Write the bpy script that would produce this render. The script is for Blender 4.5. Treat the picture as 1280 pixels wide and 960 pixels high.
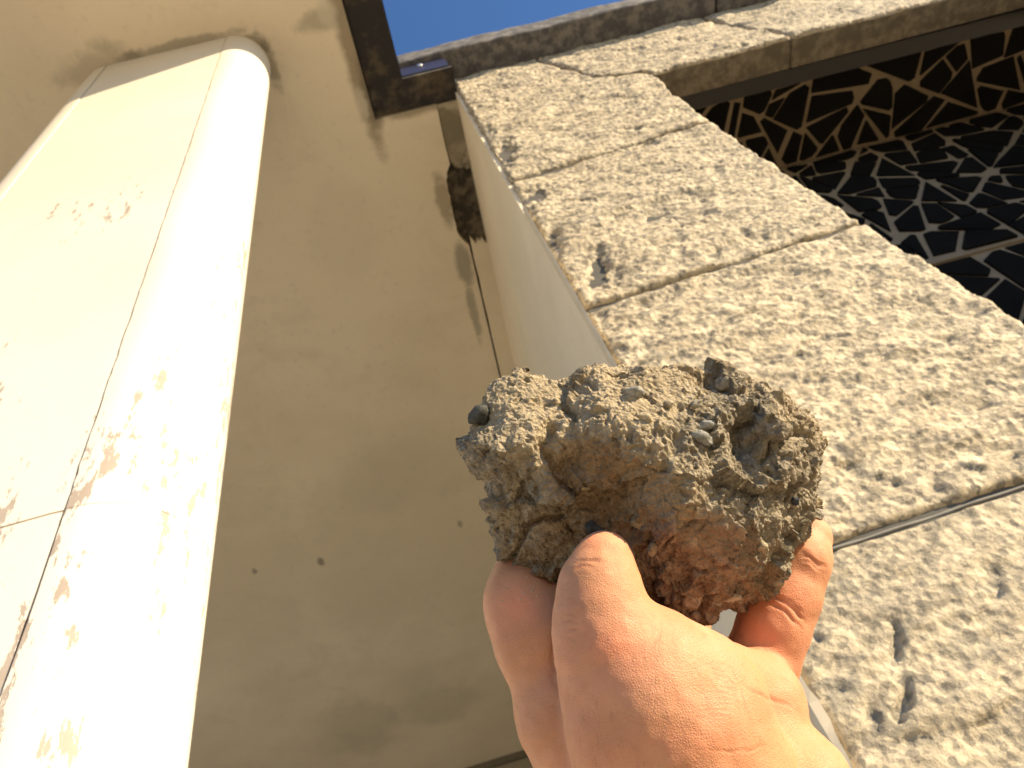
import bpy, bmesh, math, random
import numpy as np
from mathutils import Vector, Matrix

random.seed(7); rng = np.random.default_rng(7)
scene = bpy.context.scene
for o in list(bpy.data.objects): bpy.data.objects.remove(o)

# ------------------------------------------------------------------ camera
H = 2.4            # canopy soffit above the lens, metres
EYE = 1.5          # lens above the pavement
FPX = 962.0        # focal length in pixels of a 1280 px wide frame
def cray(p): return np.array([p[0]-640.0, p[1]-480.0, FPX])
_up = cray((376, -225)); _up /= np.linalg.norm(_up)
_b = cray((10400, -2420)); _b -= _up*(_b@_up); _b /= np.linalg.norm(_b)
_c = np.cross(_up, _b)
ROT = np.array([_b, _c, _up])            # lens axes -> world axes
EYEV = np.array([0, 0, EYE])
cam = bpy.data.cameras.new('camera'); camo = bpy.data.objects.new('camera', cam)
scene.collection.objects.link(camo); scene.camera = camo
cam.sensor_width = 36; cam.lens = FPX/1280*36; cam.clip_start = 0.01; cam.clip_end = 3000
M = Matrix.Identity(4)
for i in range(3):
    M[i][0] = ROT[i, 0]; M[i][1] = -ROT[i, 1]; M[i][2] = -ROT[i, 2]; M[i][3] = EYEV[i]
camo.matrix_world = M
cam.dof.use_dof = True; cam.dof.focus_distance = 0.222; cam.dof.aperture_fstop = 36

# ------------------------------------------------------------------ sky, sun, exposure
SUN = Vector((1.0, -0.52, 0.43)).normalized()
w = bpy.data.worlds.new('World'); scene.world = w; w.use_nodes = True
nt = w.node_tree; bg = nt.nodes['Background']
sky = nt.nodes.new('ShaderNodeTexSky'); sky.sky_type = 'NISHITA'; sky.sun_disc = False
sky.sun_elevation = math.asin(SUN.z); sky.sun_rotation = math.atan2(SUN.x, SUN.y)
sky.air_density = 1.0; sky.dust_density = 0.0; sky.ozone_density = 6.0
nt.links.new(sky.outputs[0], bg.inputs[0]); bg.inputs[1].default_value = 0.105
sun = bpy.data.lights.new('sun', 'SUN'); sun.energy = 5.0; sun.angle = math.radians(0.5); sun.color = (1.0, 0.81, 0.53)
suno = bpy.data.objects.new('sun', sun); scene.collection.objects.link(suno)
suno.rotation_euler = SUN.to_track_quat('Z', 'Y').to_euler()
vs = scene.view_settings; vs.view_transform = 'Standard'; vs.look = 'None'; vs.gamma = 1; vs.use_curve_mapping = False
vs.exposure = 1.22

# ------------------------------------------------------------------ helpers
C = scene.collection
def P(x, y, z): return (x*H, y*H, EYE + z*H)          # plan in units of the soffit height
def link(o, parent=None):
    C.objects.link(o)
    if parent is not None: o.parent = parent
    return o
def thing(name, label, cat, group=None):
    o = bpy.data.objects.new(name, None); o['label'] = label; o['category'] = cat
    if group: o['group'] = group
    return link(o)
def mesh(name, v, f, mat, parent=None, smooth=False, label=None):
    me = bpy.data.meshes.new(name)
    v = np.asarray(v, dtype=np.float32)
    if isinstance(f, np.ndarray):
        n = len(f); k = f.shape[1]
        me.vertices.add(len(v)); me.vertices.foreach_set('co', v.ravel())
        me.loops.add(n*k); me.loops.foreach_set('vertex_index', f.astype(np.int32).ravel())
        me.polygons.add(n); me.polygons.foreach_set('loop_start', np.arange(0, n*k, k, dtype=np.int32))
        me.update(calc_edges=True); me.validate()
    else:
        me.from_pydata([tuple(map(float, a)) for a in v], [], [tuple(q) for q in f]); me.update()
    if smooth: me.polygons.foreach_set('use_smooth', np.ones(len(me.polygons), dtype=bool))
    me.materials.append(mat)
    o = bpy.data.objects.new(name, me)
    if label: o['label'] = label
    return link(o, parent)
def fix_normals(o):
    bm = bmesh.new(); bm.from_mesh(o.data); bmesh.ops.recalc_face_normals(bm, faces=bm.faces[:]); bm.to_mesh(o.data); bm.free()
def box(name, lo, hi, mat, parent=None, bev=0.0, label=None):
    bm = bmesh.new(); bmesh.ops.create_cube(bm, size=1)
    for q in bm.verts:
        q.co = Vector([lo[i] + (q.co[i]+.5)*(hi[i]-lo[i]) for i in range(3)])
    if bev: bmesh.ops.bevel(bm, geom=bm.edges[:], offset=bev, segments=2, affect='EDGES')
    me = bpy.data.meshes.new(name); bm.to_mesh(me); bm.free(); me.materials.append(mat)
    o = bpy.data.objects.new(name, me)
    if label: o['label'] = label
    return link(o, parent)
def attr(o, name, val):
    a = o.data.attributes.new(name, 'FLOAT', 'POINT'); a.data.foreach_set('value', np.asarray(val, dtype=np.float32))

# ---- numpy gradient noise
def _hash(i, j, k, s):
    h = (i*374761393 + j*668265263 + k*2147483647 + s*974634777) & 0xffffffff
    h = ((h ^ (h >> 13))*1274126177) & 0xffffffff
    h = ((h ^ (h >> 16))*2246822519) & 0xffffffff
    return h ^ (h >> 15)
_G = rng.normal(size=(256, 3)); _G /= np.linalg.norm(_G, axis=1)[:, None]; _G = _G.astype(np.float32)
def pn(p, freq, seed=0):
    p = np.asarray(p, dtype=np.float64)*freq
    i = np.floor(p).astype(np.int64); f = (p - i).astype(np.float32); u = f*f*f*(f*(f*6-15)+10)
    out = np.zeros(len(p), dtype=np.float32)
    for a in (0, 1):
        for b in (0, 1):
            for c in (0, 1):
                g = _G[(_hash(i[:, 0]+a, i[:, 1]+b, i[:, 2]+c, seed) & 255)]
                d = g[:, 0]*(f[:, 0]-a) + g[:, 1]*(f[:, 1]-b) + g[:, 2]*(f[:, 2]-c)
                wt = (u[:, 0] if a else 1-u[:, 0])*(u[:, 1] if b else 1-u[:, 1])*(u[:, 2] if c else 1-u[:, 2])
                out += wt*d
    return out*1.5
def worley(p, freq, seed=0):
    p = np.asarray(p, dtype=np.float64)*freq
    i = np.floor(p).astype(np.int64); f = p - i
    best = np.full(len(p), 9.0); sec = np.full(len(p), 9.0); cid = np.zeros(len(p), dtype=np.int64)
    for a in (-1, 0, 1):
        for b in (-1, 0, 1):
            for c in (-1, 0, 1):
                h = _hash(i[:, 0]+a, i[:, 1]+b, i[:, 2]+c, seed)
                d = (a + (h & 1023)/1023. - f[:, 0])**2 + (b + ((h >> 10) & 1023)/1023. - f[:, 1])**2 + (c + ((h >> 20) & 1023)/1023. - f[:, 2])**2
                m = d < best
                sec = np.where(m, best, np.minimum(sec, d)); cid = np.where(m, h, cid); best = np.where(m, d, best)
    return np.sqrt(best), np.sqrt(sec), (cid & 65535)/65535.

def surface_nets(f, org, h):
    """closed quad mesh of f < 0 on a regular grid"""
    s = f < 0
    nx, ny, nz = f.shape
    cnt = np.zeros((nx-1, ny-1, nz-1), dtype=np.int8)
    for a in (0, 1):
        for b in (0, 1):
            for c in (0, 1): cnt += s[a:nx-1+a, b:ny-1+b, c:nz-1+c]
    I, J, K = np.nonzero((cnt > 0) & (cnt < 8))
    idx = np.full(cnt.shape, -1, dtype=np.int64); idx[I, J, K] = np.arange(len(I))
    acc = np.zeros((len(I), 3)); n = np.zeros(len(I))
    cor = [(a, b, c) for a in (0, 1) for b in (0, 1) for c in (0, 1)]
    for p in cor:
        for q in cor:
            if sum(q) - sum(p) == 1 and all(q[t] >= p[t] for t in range(3)):
                v0 = f[I+p[0], J+p[1], K+p[2]]; v1 = f[I+q[0], J+q[1], K+q[2]]
                m = (v0 < 0) != (v1 < 0)
                t = np.where(m, v0/np.where(m, v0-v1, 1), 0)
                for ax in range(3): acc[:, ax] += np.where(m, p[ax] + t*(q[ax]-p[ax]), 0)
                n += m
    V = (np.stack([I, J, K], 1) + acc/n[:, None])*h + org
    F = []
    for ax in range(3):
        A = [slice(None)]*3; B = [slice(None)]*3
        A[ax] = slice(0, -1); B[ax] = slice(1, None)
        e = s[tuple(A)] != s[tuple(B)]
        ii = np.stack(np.nonzero(e), 1)
        o1, o2 = [(1, 2), (2, 0), (0, 1)][ax]
        ok = (ii[:, o1] > 0) & (ii[:, o2] > 0) & (ii[:, o1] < f.shape[o1]-1) & (ii[:, o2] < f.shape[o2]-1)
        ii = ii[ok]
        def cell(d1, d2):
            j = ii.copy(); j[:, o1] -= d1; j[:, o2] -= d2; return idx[j[:, 0], j[:, 1], j[:, 2]]
        q = np.stack([cell(1, 1), cell(0, 1), cell(0, 0), cell(1, 0)], 1)
        inside_first = s[ii[:, 0], ii[:, 1], ii[:, 2]]
        q[~inside_first] = q[~inside_first][:, ::-1]
        F.append(q)
    return V, np.concatenate(F)
def vnormals(V, F):
    n = np.cross(V[F[:, 2]]-V[F[:, 0]], V[F[:, 3]]-V[F[:, 1]])
    N = np.zeros_like(V)
    for k in range(4):
        for a in range(3): N[:, a] += np.bincount(F[:, k], weights=n[:, a], minlength=len(V))
    return N/np.maximum(np.linalg.norm(N, axis=1), 1e-12)[:, None]
def subdivide(V, F):
    """one Catmull-Clark-like split (smoothed) of a closed quad mesh"""
    n = len(V); fp = V[F].mean(1)
    e = np.sort(np.concatenate([F[:, [0, 1]], F[:, [1, 2]], F[:, [2, 3]], F[:, [3, 0]]]), axis=1)
    key = e[:, 0]*n + e[:, 1]; u, inv = np.unique(key, return_inverse=True)
    m = len(u); fid = np.tile(np.arange(len(F)), 4)
    ep = (V[u//n] + V[u % n])
    fs = np.stack([np.bincount(inv, weights=fp[fid, a], minlength=m) for a in range(3)], 1)
    fc = np.bincount(inv, minlength=m)
    epn = (ep + fs)/(2+fc)[:, None]
    val = np.bincount(F.ravel(), minlength=n)
    Fav = np.stack([np.bincount(F.ravel(), weights=np.repeat(fp[:, a], 4), minlength=n) for a in range(3)], 1)/val[:, None]
    mid = (V[u//n] + V[u % n])/2
    ev = np.concatenate([u//n, u % n])
    ec = np.bincount(ev, minlength=n)
    Eav = np.stack([np.bincount(ev, weights=np.tile(mid[:, a], 2), minlength=n) for a in range(3)], 1)/ec[:, None]
    Vn = (Fav + 2*Eav + (val-3)[:, None]*V)/val[:, None]
    L = len(F); E4 = inv.reshape(4, L)
    ne = n + E4; nf = n + m + np.arange(L)
    Q = np.concatenate([np.stack([F[:, k], ne[k], nf, ne[(k+3) % 4]], 1) for k in range(4)])
    return np.concatenate([Vn, epn, fp]), Q

# ------------------------------------------------------------------ materials
class NT:
    def __init__(s, name):
        s.m = bpy.data.materials.new(name); s.m.use_nodes = True; s.t = s.m.node_tree; s.n = s.t.nodes
        s.b = s.n['Principled BSDF']; s.out = s.n['Material Output']
        s.co = s.n.new('ShaderNodeTexCoord').outputs['Object']
    def lk(s, a, b): s.t.links.new(a, b)
    def inp(s, sock, v):
        if isinstance(v, bpy.types.NodeSocket): s.lk(v, sock)
        else: sock.default_value = v
    def noise(s, scale, detail=4, rough=.55, vec=None, dist=0.0):
        n = s.n.new('ShaderNodeTexNoise'); n.inputs['Scale'].default_value = scale; n.inputs['Detail'].default_value = detail
        n.inputs['Roughness'].default_value = rough; n.inputs['Distortion'].default_value = dist
        s.lk(vec or s.co, n.inputs['Vector']); return n.outputs['Fac']
    def voro(s, scale, feat='F1', out='Distance', vec=None):
        n = s.n.new('ShaderNodeTexVoronoi'); n.feature = feat; n.inputs['Scale'].default_value = scale
        s.lk(vec or s.co, n.inputs['Vector']); return n.outputs[out]
    def mapv(s, scale=(1, 1, 1), loc=(0, 0, 0)):
        n = s.n.new('ShaderNodeMapping'); n.inputs['Scale'].default_value = scale; n.inputs['Location'].default_value = loc
        s.lk(s.co, n.inputs['Vector']); return n.outputs[0]
    def math(s, op, a, b=0.0, clamp=False):
        n = s.n.new('ShaderNodeMath'); n.operation = op; n.use_clamp = clamp
        s.inp(n.inputs[0], a); s.inp(n.inputs[1], b); return n.outputs[0]
    def ramp(s, v, a, b, x=0.0, y=1.0):
        n = s.n.new('ShaderNodeMapRange'); n.interpolation_type = 'SMOOTHSTEP'
        s.inp(n.inputs['Value'], v); n.inputs['From Min'].default_value = a; n.inputs['From Max'].default_value = b
        n.inputs['To Min'].default_value = x; n.inputs['To Max'].default_value = y; return n.outputs['Result']
    def mix(s, f, a, b):
        n = s.n.new('ShaderNodeMix'); n.data_type = 'RGBA'
        s.inp(n.inputs['Factor'], f)
        for k, v in (('A', a), ('B', b)):
            sock = [q for q in n.inputs if q.name == k and q.type == 'RGBA'][0]
            if isinstance(v, bpy.types.NodeSocket): s.lk(v, sock)
            else: sock.default_value = (*v, 1)
        return [q for q in n.outputs if q.type == 'RGBA'][0]
    def attr(s, name):
        n = s.n.new('ShaderNodeAttribute'); n.attribute_name = name; return n.outputs['Fac']
    def sep(s):
        n = s.n.new('ShaderNodeSeparateXYZ'); s.lk(s.co, n.inputs[0]); return n.outputs
    def blob(s, c, r, wob=.5, ns=6.0, axes=(0, 1), soft=.5):
        """mask of an irregular stain: 1 inside the ellipse c, r (object space), wobbling edge"""
        X = s.sep(); d = None
        for k in (0, 1):
            q = s.math('DIVIDE', s.math('SUBTRACT', X[axes[k]], c[k]), r[k]); q = s.math('MULTIPLY', q, q)
            d = q if d is None else s.math('ADD', d, q)
        d = s.math('SQRT', d)
        nz = s.math('MULTIPLY', s.math('SUBTRACT', s.noise(ns, 5, .6), .5), wob*2)
        return s.ramp(s.math('ADD', d, nz), 1-soft, 1.0+soft*.4, 1, 0)
    def bump(s, h, strength, dist):
        n = s.n.new('ShaderNodeBump'); n.inputs['Strength'].default_value = strength; n.inputs['Distance'].default_value = dist
        s.lk(h, n.inputs['Height'])
        s.lk(n.outputs[0], s.b.inputs['Normal']); return n
    def col(s, c): s.inp(s.b.inputs['Base Color'], c if isinstance(c, bpy.types.NodeSocket) else (*c, 1))
    def rough(s, r): s.inp(s.b.inputs['Roughness'], r)

def m_plain(name, col, rough=.6, var=.15, scale=8, metal=0):
    t = NT(name); t.col(t.mix(t.noise(scale, 6), [c*(1-var) for c in col], [min(1, c*(1+var)) for c in col]))
    t.rough(rough); t.b.inputs['Metallic'].default_value = metal; return t.m

def m_plaster(name, soffit=False):
    t = NT(name)
    base = t.mix(t.ramp(t.noise(.9, 5, .6), .35, .65), (.70, .60, .445), (.80, .70, .53))
    base = t.mix(t.ramp(t.noise(3.5, 6, .65, dist=.6), .5, .72, 0, .45), base, (.62, .54, .40))
    base = t.mix(t.ramp(t.noise(45, 3), .55, .8, 0, .18), base, (.35, .31, .24))
    if soffit:
        # damp, mould and lost paint along the wall corner and the roof edge (object space = metres)
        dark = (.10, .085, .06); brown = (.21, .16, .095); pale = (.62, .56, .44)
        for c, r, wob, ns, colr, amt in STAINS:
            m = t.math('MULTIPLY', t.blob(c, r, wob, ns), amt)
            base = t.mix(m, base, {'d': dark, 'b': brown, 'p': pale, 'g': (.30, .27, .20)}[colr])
    t.col(base); t.rough(.85)
    h = t.math('ADD', t.noise(160, 3), t.math('MULTIPLY', t.noise(9, 5, .6), 2.0))
    t.bump(h, .25, .004)
    return t.m
def soff(px, py):
    d = ROT @ cray((px, py)); return (float(d[0]/d[2]*H), float(d[1]/d[2]*H))
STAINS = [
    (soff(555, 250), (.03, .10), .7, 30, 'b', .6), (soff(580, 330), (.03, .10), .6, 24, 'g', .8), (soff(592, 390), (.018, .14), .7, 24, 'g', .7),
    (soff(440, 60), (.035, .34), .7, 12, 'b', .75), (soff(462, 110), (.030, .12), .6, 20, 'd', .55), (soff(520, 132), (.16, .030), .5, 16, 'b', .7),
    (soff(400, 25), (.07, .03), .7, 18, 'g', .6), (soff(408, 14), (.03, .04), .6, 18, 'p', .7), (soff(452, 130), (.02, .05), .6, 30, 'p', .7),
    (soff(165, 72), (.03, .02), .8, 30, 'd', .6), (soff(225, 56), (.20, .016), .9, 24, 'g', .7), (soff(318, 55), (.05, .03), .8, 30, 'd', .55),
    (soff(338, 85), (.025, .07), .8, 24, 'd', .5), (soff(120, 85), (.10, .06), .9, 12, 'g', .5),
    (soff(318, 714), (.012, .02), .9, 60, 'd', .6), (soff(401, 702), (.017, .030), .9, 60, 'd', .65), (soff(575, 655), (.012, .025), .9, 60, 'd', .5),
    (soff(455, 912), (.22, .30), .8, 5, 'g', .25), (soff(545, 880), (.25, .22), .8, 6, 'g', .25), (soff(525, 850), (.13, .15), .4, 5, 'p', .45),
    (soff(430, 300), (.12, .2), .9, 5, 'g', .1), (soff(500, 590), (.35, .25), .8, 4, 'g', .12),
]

def m_granite():
    t = NT('granite')
    vst = t.mapv((.62, 1, 1.15)); v = t.voro(62, 'F1', 'Color', vst); v2 = t.n.new('ShaderNodeSeparateColor'); t.lk(v, v2.inputs[0])
    base = t.mix(v2.outputs[0], (.37, .30, .195), (.59, .49, .335))
    base = t.mix(t.ramp(t.noise(6, 5, .6), .42, .66, 0, .5), base, (.45, .38, .265))
    vb = t.n.new('ShaderNodeSeparateColor'); t.lk(t.voro(120, 'F1', 'Color'), vb.inputs[0])
    base = t.mix(t.ramp(vb.outputs[1], .74, .82, 0, .7), base, (.11, .098, .078))
    base = t.mix(t.ramp(t.noise(44, 6, .78, vst), .52, .62, 0, .8), base, (.13, .11, .078))
    base = t.mix(t.ramp(t.noise(15, 6, .75), .56, .70, 0, .65), base, (.19, .175, .14))
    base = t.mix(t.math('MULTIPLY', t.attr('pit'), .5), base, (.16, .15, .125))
    oi = t.n.new('ShaderNodeObjectInfo'); base = t.mix(t.math('MULTIPLY', oi.outputs['Random'], .28), base, (.30, .265, .20))
    t.col(base); t.rough(.75)
    h = t.math('ADD', t.math('MULTIPLY', t.noise(120, 5, .7), 1.0), t.math('MULTIPLY', t.voro(110), .7))
    t.bump(h, .55, .006); return t.m

def m_coping(nm='weathered_granite', c0=(.075, .07, .072), c1=(.18, .165, .145)):
    t = NT(nm)
    c = t.mix(t.ramp(t.noise(30, 5, .65), .4, .65), c0, c1); t.col(c); t.rough(.85)
    t.bump(t.noise(120, 5, .7), .5, .005); return t.m
def m_paint():
    """white masonry paint with flakes down to a pinkish undercoat"""
    t = NT('white_paint')
    z = t.sep()[2]; low = t.ramp(z, EYE+.1*H, EYE+.62*H, 1, 0)
    clus = t.noise(1.0, 3, .55, vec=t.mapv((9, 9, 2.0))); n1 = t.noise(1.0, 5, .7, vec=t.mapv((85, 85, 24)))
    fl = t.math('ADD', t.math('MULTIPLY', n1, .55), t.math('MULTIPLY', clus, .62))
    thr = t.math('ADD', fl, t.math('SUBTRACT', t.math('MULTIPLY', low, .125), .05))
    m = t.ramp(thr, .696, .716)
    base = t.mix(t.ramp(t.noise(2.5, 5), .3, .7), (.66, .60, .51), (.71, .655, .57))
    base = t.mix(t.ramp(t.noise(70, 3, .6), .62, .75, 0, .25), base, (.5, .42, .33))
    base = t.mix(m, base, t.mix(t.noise(60, 3), (.31, .25, .20), (.40, .335, .28)))
    sp = t.ramp(t.voro(9), .012, .02, .8, 0)
    base = t.mix(sp, base, (.25, .15, .05))
    t.col(base); t.rough(t.ramp(m, 0, 1, .5, .85))
    t.bump(t.math('SUBTRACT', t.math('MULTIPLY', t.noise(90, 4), .25), m), .35, .003); return t.m

def m_rock():
    t = NT('rubble_concrete')
    base = t.mix(t.ramp(t.noise(60, 6, .65), .35, .65), (.225, .175, .11), (.40, .32, .215))
    grit = t.n.new('ShaderNodeSeparateColor'); t.lk(t.voro(620, 'F1', 'Color'), grit.inputs[0])
    base = t.mix(t.math('MULTIPLY', t.ramp(grit.outputs[0], .72, .95), .55), base, (.58, .49, .36))
    base = t.mix(t.math('MULTIPLY', t.ramp(grit.outputs[1], .78, .95), .6), base, (.12, .095, .07))
    base = t.mix(t.math('MULTIPLY', t.attr('grey'), .75), base, t.mix(t.ramp(t.noise(240, 5, .6), .4, .62), (.16, .14, .105), (.31, .27, .21)))
    base = t.mix(t.math('MULTIPLY', t.attr('brown'), .65), base, t.mix(t.noise(300, 4), (.14, .08, .04), (.27, .165, .085)))
    base = t.mix(t.math('MULTIPLY', t.attr('pink'), .65), base, t.mix(t.ramp(t.noise(260, 4), .4, .65), (.22, .125, .085), (.38, .25, .18)))
    base = t.mix(t.math('MULTIPLY', t.attr('lit_tone'), .6), base, (.44, .36, .24))  # paints the sunlit top and ridge of the chunk lighter
    t.col(base); t.rough(.95); t.b.inputs['Specular IOR Level'].default_value = .2
    h = t.math('ADD', t.noise(900, 4, .7), t.math('MULTIPLY', t.voro(700), .8))
    t.bump(h, 1.0, .0016); return t.m

def m_skin():
    t = NT('skin')
    base = t.mix(t.ramp(t.noise(70, 4, .6), .35, .65), (.46, .215, .11), (.53, .26, .145))
    base = t.mix(t.ramp(t.noise(28, 5, .65), .45, .68, 0, .4), base, (.50, .20, .12))
    base = t.mix(t.math('MULTIPLY', t.attr('red'), .85), base, (.68, .25, .14))  # natural skin redness, brightened to paint the backlit glow of the little finger
    base = t.mix(t.math('MULTIPLY', t.attr('pale'), .7), base, (.38, .225, .10))  # darker tone that paints down the sun's glare on the palm
    base = t.mix(t.ramp(t.noise(320, 3, .5), .62, .75, 0, .3), base, (.36, .14, .07))
    base = t.mix(t.math('MULTIPLY', t.attr('fold'), .6), base, (.40, .15, .08))
    t.col(base); t.rough(t.ramp(t.noise(180, 3), .3, .7, .50, .64))
    b = t.b.inputs
    b['Subsurface Weight'].default_value = .22; b['Subsurface Radius'].default_value = (.9, .32, .16); b['Subsurface Scale'].default_value = .004
    b['Specular IOR Level'].default_value = .26
    wr = t.noise(1.0, 3, .6, vec=t.mapv((700, 700, 1500)), dist=.4)
    h = t.math('ADD', t.math('MULTIPLY', t.voro(1500, 'DISTANCE_TO_EDGE'), .8), t.math('ADD', t.math('MULTIPLY', wr, .5), t.math('MULTIPLY', t.noise(260, 3), .6)))
    t.bump(h, .34, .0008); return t.m

MAT_PLASTER = m_plaster('plaster'); MAT_SOFFIT = m_plaster('soffit_plaster', True)
MAT_GRANITE = m_granite(); MAT_COPING = m_coping(); MAT_SHADED = m_coping('shaded_granite', (.12, .10, .07), (.22, .185, .13)); MAT_PAINT = m_paint(); MAT_ROCK = m_rock(); MAT_SKIN = m_skin()  # block sides get darker granite: shade under the lintel put into the colour
MAT_MORTAR = m_plain('mortar', (.085, .08, .07), .95, .25, 40)
MAT_METAL = m_plain('navy_sheet_metal', (.035, .037, .075), .45, .3, 14, .3)
def m_grime():
    t = NT('grimy_metal'); c = t.mix(t.ramp(t.noise(14, 6, .7), .45, .65), (.018, .016, .016), (.075, .055, .032))
    t.col(t.mix(t.ramp(t.noise(5, 6, .7), .58, .72), c, (.13, .105, .07))); t.rough(.8); return t.m
MAT_GRIME = m_grime()
def m_stained():
    t = NT('stained_plaster'); c = t.mix(t.ramp(t.noise(7, 6, .7, dist=.8), .4, .62), (.22, .19, .13), (.46, .40, .29))
    t.col(t.mix(t.ramp(t.noise(30, 5, .7), .56, .68, 0, .7), c, (.10, .085, .055))); t.rough(.9); t.bump(t.noise(60, 5), .5, .004); return t.m
MAT_STAINED = m_stained()
MAT_GROUT = m_plain('grout', (.225, .17, .105), .9, .25, 30)
def m_tile():
    t = NT('black_glazed_tile'); t.col(t.mix(t.noise(11, 3), (.006, .006, .006), (.015, .014, .013))); t.rough(t.ramp(t.noise(20, 3), .3, .7, .45, .6)); t.b.inputs['Specular IOR Level'].default_value = .0
    t.bump(t.noise(18, 2), .2, .004); return t.m
MAT_TILE = m_tile()
MAT_STEEL = m_plain('screw_steel', (.7, .68, .64), .35, .1, 50, 1)
MAT_GROUND = m_plain('paving_concrete', (.66, .565, .40), .9, .10, 1.5)
MAT_DARK = m_plain('dark_core', (.10, .09, .08), .95, .1, 6)

# ------------------------------------------------------------------ ground
g = mesh('ground', [(-900, -900, 0), (900, -900, 0), (900, 900, 0), (-900, 900, 0)], [(0, 1, 2, 3)], MAT_GROUND)
g['kind'] = 'structure'
rd = mesh('added_dark_ground', [(-60, -9, .004), (60, -9, .004), (60, .62, .004), (2.2, .62, .004), (2.2, -1.8, .004), (-60, -1.8, .004)], [(0, 1, 2, 3, 4, 5)], m_plain('dark_ground', (.06, .057, .052), .9, .2, 3)); rd['kind'] = 'structure'  # unseen dark ground, added to cut bounce light on the hand and lintel

# ------------------------------------------------------------------ canopy (soffit slab, roof metal)
can = thing('canopy', 'shaded beige plaster canopy soffit with grimy dark metal roof edge above the white column', 'canopy')
YF = -0.55          # front edge of the canopy, behind the lens
def prism(name, poly, z0, z1, mat, parent, label=None):
    n = len(poly); v = [(*p, z0) for p in poly] + [(*p, z1) for p in poly]
    f = [tuple(range(n))[::-1], tuple(range(n, 2*n))] + [(i, (i+1) % n, n+(i+1) % n, n+i) for i in range(n)]
    o = mesh(name, v, f, mat, parent, label=label); fix_normals(o); return o
XE = -0.010; YN = 0.310; XW = 0.094
def hp(*pts): return [(x*H, y*H) for x, y in pts]
def rag(y):            # ragged edge of the broken soffit coat
    q = np.array([[0, y*H, 0]]); j = float(pn(q, 9, 61)[0]*.5 + pn(q, 30, 62)[0]*.3 + pn(q, 90, 63)[0]*.15)
    b = max(0.0, 1-((y-.452)/.062)**4)
    return .0705 - b*(.012 + .009*j) - (.0015 + .001*j)*max(0, 1-abs(y-.36)/.06) + .0006*j
ye = [YN] + list(np.linspace(.315, .53, 130)) + list(np.linspace(.54, 1.2, 90)) + [2.0]
prism('soffit', hp(*([(-1.45, YF), (XE, YF), (XE, YN)] + [(rag(y), y) for y in ye] + [(-1.45, 2.0)])), EYE+H, EYE+H+.10, MAT_SOFFIT, can)
def m_rubble():
    t = NT('broken_plaster'); c = t.mix(t.ramp(t.noise(18, 6, .7), .4, .62), (.045, .036, .024), (.17, .14, .095)); t.col(c); t.rough(.95)
    t.bump(t.noise(60, 6, .7), 1.0, .01); return t.m
prism('broken_backing', hp((.030, YN+.001), (.1005, YN+.001), (.1005, 1.99), (.030, 1.99)), EYE+H+.020, EYE+H+.099, m_rubble(), can, 'dark bare patch where the plaster has fallen off')
def strip_edge(y): q = np.array([[3., y*H, 0]]); return .0735 + .0010*float(pn(q, 12, 64)[0] + .5*pn(q, 50, 65)[0]) - .0015*min(1, max(0, (y-.7)/.3))
ys2 = list(np.linspace(.52, 1.2, 120)) + [2.0]
def rag2(x, y0, sd): q = np.array([[x*H, sd, 0]]); return y0 + .012*float(pn(q, 22, 66)[0]) + .007*float(pn(q, 70, 67)[0]) + .003*float(pn(q, 170, 68)[0])
xs2 = np.linspace(.0745, .0995, 46)
prism('corner_strip', hp(*([(strip_edge(y), y) for y in ys2] + [(.0995, 2.0)] + [(x, rag2(x, .505+.5*(x-.0745), 1.0)) for x in xs2[::-1]])), EYE+H-.0015, EYE+H+.0985, MAT_PLASTER, can, 'plaster filler strip along the wall')
ys3 = list(np.linspace(YN+.0015, .385, 60))
prism('corner_strip', hp(*([(rag(y)+.0012, y) for y in ys3] + [(x, rag2(x, .396+.3*(x-.0745), 7.0)) for x in xs2] + [(.0995, YN+.0015)])), EYE+H+.005, EYE+H+.0985, MAT_STAINED, can, 'stained plaster strip under the roof corner')
DX = 0.036; DY = 0.271
prism('drip_edge', hp((XE+.0015, YF-.03), (DX, YF-.03), (DX, DY), (XW+.006, DY), (XW+.006, YN-.001), (XE+.0015, YN-.001)), EYE+H+.012, EYE+H+.030, MAT_GRIME, can, 'dark grime-blackened metal drip edge')
prism('roof_sheet', hp((-1.45, YF-.03), (DX-.004, YF-.03), (DX-.004, DY+.006), (XW+.004, DY+.006), (XW+.004, .297), (.09, 2.0), (-1.45, 2.0)), EYE+H+.1205, EYE+H+.135, MAT_METAL, can)
fa = prism('fascia', hp((DX+.001, DY-.0015), (XW+.003, DY-.0015), (XW+.003, DY+.004), (DX+.001, DY+.004)), EYE+H+.0305, EYE+H+.150, MAT_METAL, can, 'navy sheet metal fascia plate with one screw')
bm = bmesh.new(); bmesh.ops.create_uvsphere(bm, u_segments=12, v_segments=8, radius=.009)
for v in bm.verts: v.co = Vector((.063*H + v.co.x, DY*H-.0045 + v.co.y*.5, EYE+H+.098+v.co.z))
me = bpy.data.meshes.new('screw'); bm.to_mesh(me); bm.free(); me.materials.append(MAT_STEEL); link(bpy.data.objects.new('screw', me), fa)
# thin fascia along the canopy's side
prism('side_fascia', hp((DX-.003, YF-.03), (DX-.0012, YF-.03), (DX-.0012, DY), (DX-.003, DY)), EYE+H+.0305, EYE+H+.1195, MAT_METAL, can)

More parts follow.
